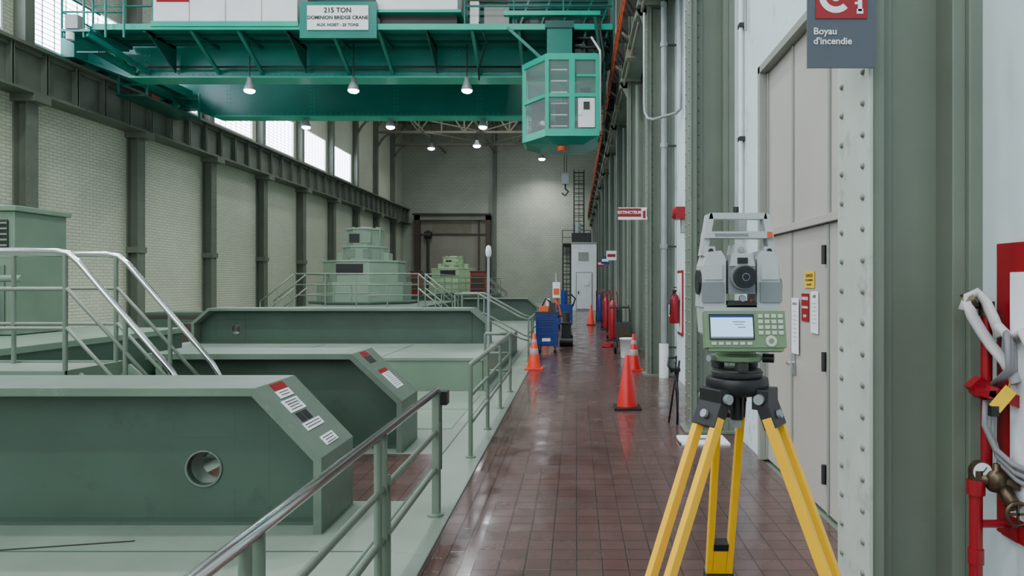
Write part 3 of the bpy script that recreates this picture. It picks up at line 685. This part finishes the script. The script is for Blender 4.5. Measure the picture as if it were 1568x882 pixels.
m.box(1.755,XR-0.002,ey-0.25,ey+0.3,0.8,1.9,M_red); m.box(1.75,1.755,ey-0.2,ey+0.25,0.85,1.85,M_paper); m.box(1.70,1.75,ey-0.05,ey+0.05,1.3,1.4,M_dark)
m.build('fire_extinguisher')
m=MB(); m.box(0.75,1.28,12.35,12.356,2.83,3.05,M_red); m.box(0.75,1.28,12.343,12.349,2.83,2.88,M_paper); m.box(0.75,1.28,12.343,12.349,3.035,3.05,M_paper)
m.text('EXTINCTEUR',0.072,(0.955,12.342,2.96),M_paper,bold=0.002); m.box(1.17,1.27,12.342,12.348,2.84,3.04,M_paper); m.cyl((1.22,12.34,2.86),(1.22,12.34,2.99),0.025,M_red); m.build('fire_extinguisher_sign')
m=MB(); m.box(0.99,1.285,2.93,2.938,2.62,3.3,M_sgrey); m.box(1.25,1.28,2.938,3.0,2.65,2.75,M_doorf)
m.box(1.025,1.245,2.925,2.93,2.83,3.06,M_red)
cx,cz=1.11,2.925
n=26; vs=[];fs=[]
for k in range(n+1):
    t=math.radians(45+270*k/n)
    for r in (0.045,0.072): vs.append((cx+r*math.cos(t),2.923,cz+r*math.sin(t)))
for k in range(n): fs.append((2*k,2*k+1,2*k+3,2*k+2))
m.add(vs,fs,M_paper)
vs=[]
for k in range(n):
    t=2*math.pi*k/n; vs.append((cx+0.022*math.cos(t),2.923,cz+0.022*math.sin(t)))
m.add(vs,[tuple(range(n))[::-1]],M_paper)
m.box(1.205,1.222,2.922,2.925,2.86,2.96,M_paper); m.box(1.197,1.23,2.922,2.925,2.925,2.94,M_paper); m.box(1.192,1.205,2.922,2.925,2.89,2.9,M_paper); m.box(1.2,1.227,2.922,2.925,2.85,2.87,M_paper)
m.text('Boyau',0.041,(1.015,2.927,2.775),M_paper,align='LEFT',bold=0.0006); m.text("d'incendie",0.041,(1.015,2.927,2.733),M_paper,align='LEFT',bold=0.0006)
m.build('fire_hose_sign')
# ---------------------------------------------------------------- fire hose station
m=MB()
m.box(1.76,XR-0.001,2.1,2.86,0.66,1.86,M_red); m.box(1.752,1.76,2.16,2.76,0.76,1.74,M_paper)
m.cyl((1.62,2.77,0),(1.62,2.77,0.90),0.025,M_red,n=18); m.cyl((1.62,2.77,0.84),(1.62,2.77,0.9),0.034,M_red,n=18); m.cyl((1.62,2.77,0.56),(1.62,2.77,0.62),0.03,M_red,n=18)
m.cyl((1.62,2.77,0.72),(XR-0.002,2.77,0.72),0.016,M_red); m.box(1.755,XR-0.002,2.72,2.82,0.66,0.78,M_red)
m.cyl((1.62,2.77,0.90),(1.62,2.77,0.94),0.028,M_brass,n=18)
m.cyl((1.635,2.78,0.935),(1.635,2.75,0.935),0.042,M_brass,n=28); m.cyl((1.635,2.75,0.935),(1.635,2.747,0.935),0.037,M_paper,n=28); m.bar((1.635,2.745,0.935),(1.65,2.745,0.955),0.004,0.002,M_black)
m.tube([(1.62,2.77,0.91),(1.66,2.76,0.90),(1.70,2.74,0.90),(1.755,2.70,0.90)],0.026,M_brass,16)
m.lathe((1.69,2.745,0.86),[(0.03,0),(0.042,0.015),(0.042,0.065),(0.03,0.08),(0.014,0.085),(0.014,0.11)],M_brass,16)
m.tube([(1.70,2.73,0.88),(1.705,2.69,0.85),(1.71,2.66,0.82)],0.028,M_brass,14)
m.tube([(1.71+0.045*math.cos(t),2.645,0.80+0.045*math.sin(t)) for t in [2*math.pi*k/20 for k in range(21)]],0.007,M_brass,8)
for t in (0,1.57,3.14,4.71): m.bar((1.71,2.645,0.80),(1.71+0.045*math.cos(t),2.645,0.80+0.045*math.sin(t)),0.008,0.008,M_brass)
m.cyl((1.705,2.84,0.90),(1.705,2.84,1.60),0.022,M_red,n=14); m.cyl((1.705,2.84,1.56),(1.705,2.84,1.62),0.03,M_brass,n=14)
m.prism([(1.615,2.80,1.27),(1.66,2.80,1.22),(1.755,2.80,1.19),(1.755,2.80,1.26),(1.66,2.80,1.31)],(0,0.05,0),M_red)
m.prism([(1.63,2.70,1.25),(1.755,2.70,1.20),(1.755,2.70,1.25),(1.64,2.70,1.29)],(0,0.03,0),M_red); m.box(1.63,1.66,2.70,2.84,1.24,1.27,M_red)
m.cyl((1.625,2.86,1.61),(1.66,2.84,1.63),0.04,M_brass,n=18)
m.tube([(1.615,2.85,1.58),(1.635,2.85,1.635),(1.665,2.84,1.655),(1.69,2.82,1.62),(1.705,2.79,1.55),(1.715,2.76,1.48)],0.034,M_fabric,14,0.6)
m.tube([(1.625,2.84,1.62),(1.64,2.83,1.56),(1.665,2.81,1.50),(1.69,2.78,1.44),(1.72,2.74,1.38),(1.74,2.70,1.30)],0.038,M_fabric,14,0.55)
m.tube([(1.71,2.77,1.52),(1.735,2.72,1.47),(1.745,2.66,1.50),(1.748,2.60,1.42)],0.034,M_fabric,14,0.6)
for j in range(3):
    pts=[(1.675+0.012*j,2.745+0.01*j,1.29)]
    for k in range(13):
        t=math.pi-math.pi*k/12; pts.append((1.70+0.012*j+0.03*math.cos(t),2.70+0.06*math.cos(t),1.36+(0.14-0.02*j)*math.sin(t)))
    m.tube(pts,0.012,M_hose,8)
    m.tube([(1.66+0.015*j,2.77,1.22),(1.655+0.015*j,2.77,1.12-0.02*j),(1.68+0.012*j,2.74,1.03-0.03*j),(1.72+0.008*j,2.69,0.98-0.03*j),(1.745,2.62,0.97-0.03*j)],0.012,M_hose,8)
m.obox((1.68,2.69,1.24),(0.028,-0.008,0.04),(0.0006,0.0006,0),(0.018,-0.006,-0.016),M_yel2)
m.tube([(1.70,2.69,1.28),(1.715,2.69,1.34)],0.002,M_yel2,6)
m.box(1.635,1.665,2.69,2.715,1.17,1.21,M_black)
m.build('fire_hose_station')
# ---------------------------------------------------------------- cones
def cone(x,y,h,band,mt):
    m=MB(); b=0.18; k=h/0.72
    m.box(x-b,x+b,y-b,y+b,0,0.03,M_black if not band else mt)
    prof=[(0.14*k,0.03),(0.135*k,0.05*k),(0.028*k,h-0.01),(0.02*k,h)]
    m.lathe((x,y,0),prof,mt,28)
    if band:
        for a,c in ((0.30,0.42),(0.52,0.60)):
            r=lambda z:(0.135-(0.107)*(z-0.05)/0.66)*k+0.002
            m.lathe((x,y,0),[(r(a),a*k),(r(c),c*k)],M_refl,28)
    m.build('traffic_cone',0.003)
cone(0.68,9.2,0.72,False,M_redc); cone(1.10,13.15,0.7,True,M_redc); cone(-0.83,13.35,0.7,True,M_orange); cone(0.57,27,0.8,False,M_orange); cone(-0.9,19.8,0.7,True,M_orange)
# ---------------------------------------------------------------- tool cart and corridor clutter
def caster(m,x,y,r=0.07): m.cyl((x-0.02,y,r),(x+0.02,y,r),r,M_black,n=16); m.box(x-0.03,x+0.03,y-0.02,y+0.02,r,0.17,M_steeld)
m=MB(); x0,x1,y0,y1=-0.98,-0.46,16.4,17.1
for x in (x0+0.07,x1-0.07):
    for y in (y0+0.07,y1-0.07): caster(m,x,y)
m.box(x0,x1,y0,y1,0.16,0.95,M_blue); m.box(x0-0.02,x1+0.02,y0-0.02,y1+0.02,0.95,0.99,M_dark)
for k,z in enumerate((0.2,0.42,0.58,0.72,0.84)):
    h=(0.2,0.14,0.12,0.1,0.09)[k]; m.box(x0+0.03,x1-0.03,y0-0.012,y0,z,z+h,M_blue); m.box(x0+0.1,x1-0.1,y0-0.03,y0-0.012,z+h-0.03,z+h-0.018,M_dark)
m.box(x0+0.15,x0+0.35,y0-0.014,y0-0.012,0.28,0.36,M_paper)
m.tube([(x1,y0+0.1,0.85),(x1+0.1,y0+0.1,0.88),(x1+0.1,y1-0.1,0.88),(x1,y1-0.1,0.85)],0.015,M_black)
m.box(x0+0.08,x0+0.3,y0+0.1,y0+0.4,0.99,1.12,M_orl); m.box(x1-0.2,x1-0.05,y0+0.1,y0+0.3,0.99,1.2,M_dark); m.cyl((-0.7,16.7,0.99),(-0.7,16.7,1.3),0.05,M_white)
m.tube([(-0.85,16.7,1.1),(-0.75,16.6,1.3),(-0.62,16.65,1.2),(-0.58,16.8,1.0)],0.02,M_black)
m.build('tool_cart',0.006)
m=MB(); m.box(-0.40,-0.15,18.0,18.7,0.12,0.6,M_black); m.box(-0.42,-0.13,17.98,18.72,0.6,0.64,M_dark); m.cyl((-0.28,18.2,0.64),(-0.28,18.2,0.9),0.1,M_dark)
for y in (18.1,18.6): m.cyl((-0.45,y,0.13),(-0.10,y,0.13),0.13,M_black)
m.build('portable_compressor',0.01)
m=MB(); x,y=-0.65,22
for a in (0.3,2.4,4.5): m.cyl((x,y,1.3),(x+0.3*math.cos(a),y+0.35*math.sin(a),0),0.025,M_orl)
m.box(x-0.12,x+0.12,y-0.1,y+0.1,1.2,1.7,M_white); m.cyl((x,y,1.7),(x,y,2.0),0.05,M_steeld); m.box(x-0.09,x+0.09,y-0.12,y-0.1,1.3,1.5,M_orl)
m.build('tripod_floodlight')
m=MB(); x,y=-0.45,25
m.box(x-0.3,x+0.3,y-0.3,y+0.3,0.15,0.9,M_blue); m.cyl((x,y,0.9),(x,y,1.4),0.12,M_blue)
for a,b in ((-0.2,-0.2),(0.2,0.2),(0.2,-0.2),(-0.2,0.2)): m.cyl((x+a,y+b,0),(x+a,y+b,0.15),0.05,M_black)
m.tube([(x+0.3,y,0.8),(x+0.4,y,1.1),(x+0.2,y,1.3)],0.03,M_black)
m.build('blue_pump_unit',0.01)
m=MB(); m.lathe((1.13,15.3,0),[(0.13,0),(0.14,0.02),(0.165,0.42),(0.175,0.42),(0.175,0.45),(0.15,0.45)],M_white,20); m.tube([(0.96,15.3,0.4),(0.98,15.25,0.5),(1.13,15.2,0.56),(1.28,15.25,0.5),(1.3,15.3,0.4)],0.006,M_dark); m.build('plastic_bucket')
m=MB(); x,y=1.12,16.3
for sx in (-0.2,0.2): m.cyl((x+sx-0.03,y,0.16),(x+sx+0.03,y,0.16),0.16,M_black,n=18); m.tube([(x+sx*0.8,y,0.16),(x+sx*0.8,y+0.1,1.0),(x+sx*0.6,y+0.1,1.15)],0.02,M_dark)
m.box(x-0.16,x+0.16,y-0.2,y+0.2,0.3,0.75,M_dark); m.cyl((x-0.1,y,0.75),(x-0.1,y,1.05),0.06,M_black)
m.tube([(x-0.1+0.22*math.cos(2*math.pi*k/20),y+0.18*math.sin(2*math.pi*k/20),1.1) for k in range(21)],0.02,M_black); m.bar((x-0.3,y,1.1),(x+0.1,y,1.1),0.02,0.02,M_black); m.box(x-0.12,x+0.14,y-0.22,y-0.2,0.4,0.6,M_brass)
m.build('wheeled_valve_cart',0.005)
for (x,y,mt) in ((1.05,20.0,M_red),(1.06,24.5,M_red),(1.0,29.3,M_blue)):
    m=MB()
    for sx in (-0.15,0.15):
        m.tube([(x+sx,y,0.1),(x+sx,y+0.05,1.3),(x+sx*0.7,y-0.1,1.42)],0.02,M_red); m.cyl((x+sx-0.03,y+0.05,0.13),(x+sx+0.03,y+0.05,0.13),0.13,M_black,n=16)
    m.box(x-0.18,x+0.18,y-0.3,y,0.02,0.05,M_dark)
    for z in (0.5,0.9): m.bar((x-0.15,y+0.02,z),(x+0.15,y+0.02,z),0.03,0.03,M_red)
    m.lathe((x,y-0.13,0.05),[(0.11,0),(0.115,0.03),(0.115,0.95),(0.07,1.08),(0.03,1.12),(0.03,1.2)],mt,18); m.cyl((x-0.05,y-0.13,1.22),(x+0.05,y-0.13,1.22),0.03,M_brass)
    m.build('cylinder_hand_truck')
m=MB()
for j in range(3): m.tube([(0.85+0.02*j+0.18*math.cos(t),17.9+0.18*math.sin(t),0.03+0.035*j) for t in [2*math.pi*k/24 for k in range(25)]],0.018,M_red)
m.build('coiled_air_hose')
for k,mt in ((4,M_paper),(5,M_blue),(6,M_red)):
    m=MB(); c=RC[k]-0.2; m.box(0.95,1.27,c-0.005,c,2.4,2.7,mt); m.box(0.98,1.24,c-0.008,c-0.005,2.5,2.6,M_paper if mt is not M_paper else M_red); m.build('column_sign')
m=MB()
for j,(mt) in enumerate((M_dark,M_steeld,M_red)):
    y=18.4+0.28*j; m.lathe((1.5,y,0.0),[(0.11,0),(0.115,0.03),(0.115,1.2),(0.07,1.35),(0.03,1.4),(0.03,1.48)],mt,16)
m.bar((1.37,18.2,0.9),(1.37,19.2,0.9),0.02,0.04,M_brown); m.bar((1.37,18.2,0.4),(1.37,19.2,0.4),0.02,0.04,M_brown); m.box(1.36,1.7,18.2,18.22,0,1.0,M_brown)
m.build('gas_cylinder_rack')
m=MB()
m.tube([(1.2,8.15,0.0),(1.23,8.3,0.35),(1.2,8.35,0.72)],0.014,M_black); m.tube([(1.26,8.5,0.0),(1.22,8.35,0.4),(1.24,8.25,0.75)],0.014,M_black)
m.tube([(1.12,8.3,0.0),(1.2,8.33,0.5),(1.22,8.36,0.8)],0.012,M_black); m.box(1.15,1.25,8.22,8.4,0.62,0.66,M_black); m.tube([(1.15,8.2,0.62),(1.1,8.2,0.7),(1.12,8.3,0.78),(1.22,8.34,0.78)],0.014,M_black)
m.build('folding_stand')
m=MB(); m.box(1.10,1.6,7.1,7.5,0.0,0.02,M_paper); m.box(1.08,1.55,7.15,7.4,0.02,0.035,M_paper); m.box(1.2,1.4,7.2,7.3,0.035,0.037,M_instg); m.build('paper_stack')
# ---------------------------------------------------------------- surveying instrument on tripod
TX,TY=0.392,1.67
m=MB()
HZ=1.455
m.lathe((TX,TY,HZ),[(0.045,-0.03),(0.07,-0.022),(0.076,-0.004),(0.074,0.014),(0.03,0.016)],M_black,24)
m.cyl((TX,TY,HZ-0.09),(TX,TY,HZ-0.02),0.016,M_black); m.cyl((TX,TY,HZ-0.11),(TX,TY,HZ-0.085),0.010,M_steeld)
def leg(dx,dy,foot):
    d=Vector((dx,dy,0)).normalized(); side=Vector((-d.y,d.x,0))
    top=Vector((TX,TY,HZ-0.03))+d*0.07; ft=Vector((TX+foot[0],TY+foot[1],0.0)); ax=(ft-top); an=ax.normalized(); up=an.cross(side)
    m.obox(top+Vector((0,0,-0.002)),side*0.036,d*0.02,Vector((0,0,0.024)),M_black)
    m.cyl(top-side*0.047,top+side*0.047,0.012,M_steeld)
    m.obox(top+ax*0.028,side*0.038,an*0.03,up*0.015,M_black)
    m.cyl(top+ax*0.03-up*0.016,top+ax*0.03-up*0.024,0.01,M_steeld) ; m.cyl(top+ax*0.03+up*0.016,top+ax*0.03+up*0.024,0.01,M_steeld)
    c=top+ax*0.40
    for s in (-1,1):
        m.bar(top+ax*0.03+side*s*0.030,c+side*s*0.028,0.018,0.024,M_yellow,up)
    m.obox(c,side*0.040,an*0.022,up*0.02,M_black)
    m.obox(c-an*0.07,side*0.019,an*0.045,up*0.012,M_yellow); m.obox(c-an*0.115,side*0.021,an*0.012,up*0.014,M_black)
    m.cyl(c+up*(-0.04),c+up*0.04,0.015,M_black)
    for s in (-1,1): m.cyl(c+up*s*0.04,c+up*s*0.043,0.008,M_steeld)
    m.bar(c-ax*0.02,ft-ax*0.05,0.050,0.024,M_yellow,up)
    m.cyl(ft-ax*0.07,ft-ax*0.03,0.022,M_black); m.cyl(ft-ax*0.035,ft,0.014,M_steeld,r1=0.003)
    m.obox(ft-ax*0.06+d*0.03,side*0.02,d*0.03,Vector((0,0,0.005)),M_steeld)
leg(-0.8,-0.5,(-0.58,-0.36)); leg(0.8,-0.55,(0.51,-0.38)); leg(0.02,1,(0.035,0.62))
m.build('tripod',0.002)
m=MB()
def P(poly,y0,y1,mat): m.prism([(TX+x,TY+y0,z) for x,z in poly],(0,y1-y0,0),mat)
m.lathe((TX,TY,1.471),[(0.060,0),(0.062,0.012),(0.058,0.014),(0.058,0.018)],M_dark,24)
for a in (math.radians(-90),math.radians(30),math.radians(150)):
    px,py=TX+0.048*math.cos(a),TY+0.048*math.sin(a); m.cyl((px,py,1.486),(px,py,1.512),0.013,M_black,n=16); m.cyl((px,py,1.49),(px,py,1.508),0.016,M_dark,n=12)
m.lathe((TX,TY,1.508),[(0.056,0),(0.062,0.004),(0.062,0.014),(0.046,0.02),(0.046,0.03),(0.052,0.032),(0.052,0.042)],M_kpad,24)
m.cyl((TX+0.058,TY-0.02,1.517),(TX+0.082,TY-0.03,1.517),0.011,M_black); m.cyl((TX-0.06,TY-0.02,1.517),(TX-0.075,TY-0.03,1.517),0.008,M_steeld)
m.lathe((TX,TY,1.545),[(0.05,0),(0.055,0.003),(0.055,0.01),(0.05,0.012)],M_instg,24)
P([(-0.06,1.552),(0.06,1.552),(0.085,1.575),(0.090,1.645),(-0.090,1.645),(-0.085,1.575)],-0.05,0.055,M_instr)
for s in (-1,1):
    P([(s*0.093,1.64),(s*0.037,1.64),(s*0.037,1.755),(s*0.048,1.775),(s*0.080,1.772),(s*0.090,1.74)],-0.048,0.05,M_instr)
    P([(s*0.095,1.652),(s*0.043,1.652),(s*0.043,1.70),(s*0.095,1.70)],-0.054,-0.048,M_instg)
    P([(s*0.088,1.706),(s*0.046,1.706),(s*0.046,1.742),(s*0.086,1.742)],-0.052,-0.048,M_instr)
P([(-0.037,1.64),(0.037,1.64),(0.032,1.654),(-0.032,1.654)],-0.05,0.05,M_dark)
m.cyl((TX+0.091,TY,1.69),(TX+0.106,TY,1.69),0.02,M_instg,n=18); m.cyl((TX-0.091,TY,1.70),(TX-0.098,TY,1.70),0.03,M_black,n=18)
P([(-0.032,1.672),(0.032,1.672),(0.032,1.752),(0.024,1.766),(-0.024,1.766),(-0.032,1.752)],-0.052,0.06,M_instg)
P([(-0.030,1.738),(0.030,1.738),(0.024,1.768),(-0.024,1.768)],-0.056,-0.05,M_instr)
P([(-0.018,1.76),(0.018,1.76),(0.012,1.792),(-0.012,1.792)],-0.04,0.04,M_instr)
m.cyl((TX,TY-0.05,1.712),(TX,TY-0.072,1.712),0.030,M_instg,n=32); m.cyl((TX,TY-0.07,1.712),(TX,TY-0.09,1.712),0.026,M_black,n=32); m.cyl((TX,TY-0.09,1.712),(TX,TY-0.0915,1.712),0.019,M_lens,n=32); m.cyl((TX,TY-0.0915,1.712),(TX,TY-0.092,1.712),0.009,M_hose,n=24); m.cyl((TX,TY-0.092,1.712),(TX,TY-0.0925,1.712),0.0075,M_lens,n=24)
m.cyl((TX,TY-0.04,1.778),(TX,TY-0.046,1.778),0.007,M_steeld)
m.box(TX-0.012,TX+0.012,TY-0.060,TY-0.05,1.744,1.758,M_black)
m.cyl((TX,TY-0.05,1.662),(TX,TY-0.062,1.662),0.008,M_steeld); m.cyl((TX+0.02,TY-0.05,1.657),(TX+0.02,TY-0.058,1.657),0.004,M_red)
for s in (-1,1):
    P([(s*0.092,1.765),(s*0.076,1.765),(s*0.060,1.85),(s*0.064,1.868),(s*0.076,1.864)],-0.018,0.018,M_instr)
    P([(s*0.086,1.762),(s*0.056,1.762),(s*0.060,1.786),(s*0.083,1.786)],-0.03,0.03,M_instr)
    m.cyl((TX+s*0.070,TY-0.03,1.775),(TX+s*0.070,TY-0.036,1.775),0.006,M_black)
P([(-0.072,1.853),(0.070,1.853),(0.066,1.868),(-0.068,1.868)],-0.018,0.018,M_instr)
P([(-0.084,1.806),(0.082,1.806),(0.080,1.822),(-0.082,1.822)],-0.03,0.03,M_instr)
P([(0.066,1.807),(0.079,1.807),(0.077,1.821),(0.066,1.821)],-0.033,-0.03,M_orl); P([(-0.06,1.811),(0.02,1.811),(0.02,1.817),(-0.06,1.817)],-0.032,-0.03,M_instg)
m.cyl((TX,TY+0.01,1.865),(TX,TY+0.01,1.885),0.007,M_black)
tilt=math.radians(12); u=Vector((1,0,0)); v=Vector((0,math.sin(tilt),math.cos(tilt))); w=Vector((0,-math.cos(tilt),math.sin(tilt))); pc=Vector((TX+0.0,TY-0.085,1.590))
def PN(x0,x1,z0,z1,d0,d1,mat): m.obox(pc+u*((x0+x1)/2)+v*((z0+z1)/2)+w*((d0+d1)/2),u*((x1-x0)/2),v*((z1-z0)/2),w*((d1-d0)/2),mat)
PN(-0.094,0.094,-0.042,0.044,-0.03,0,M_kpad); PN(-0.086,0.088,-0.05,-0.042,-0.026,-0.004,M_kpad)
PN(-0.084,0.020,-0.024,0.036,0,0.0025,M_black); PN(-0.081,0.017,-0.021,0.033,0.0025,0.003,M_screen)
PN(-0.081,0.017,0.028,0.033,0.003,0.0034,M_blue); PN(-0.03,0.0,0.017,0.0185,0.003,0.0034,M_txt); PN(-0.025,-0.005,0.011,0.0125,0.003,0.0034,M_txt); PN(-0.018,0.0,0.004,0.0055,0.003,0.0034,M_txt); PN(-0.081,0.017,-0.021,-0.017,0.003,0.0034,M_instg)
for k in range(6): PN(-0.08+k*0.0165,-0.069+k*0.0165,-0.036,-0.029,0,0.003,M_key)
for r in range(4):
    for k in range(4): PN(0.030+k*0.0155,0.041+k*0.0155,0.027-r*0.013,0.036-r*0.013,0,0.003,M_key)
q=pc+u*0.058+v*(-0.027); m.cyl(q,q+w*0.003,0.013,M_key,n=20); m.cyl(q+w*0.003,q+w*0.004,0.006,M_kpad,n=16)
m.build('surveying_total_station',0.0022)
# ---------------------------------------------------------------- camera/world
w=bpy.data.worlds.new('world'); S.world=w; w.use_nodes=True; w.node_tree.nodes['Background'].inputs[0].default_value=(0.8,0.9,1,1); w.node_tree.nodes['Background'].inputs[1].default_value=0.6
cd=bpy.data.cameras.new('camera'); cam=bpy.data.objects.new('camera',cd); S.collection.objects.link(cam)
cam.location=(0,0,1.7); cam.rotation_euler=(math.radians(90),0,0); cd.sensor_width=36; cd.lens=24.0; cd.shift_x=-0.0631; cd.shift_y=-0.0057; cd.clip_start=0.05; cd.clip_end=200
S.camera=cam
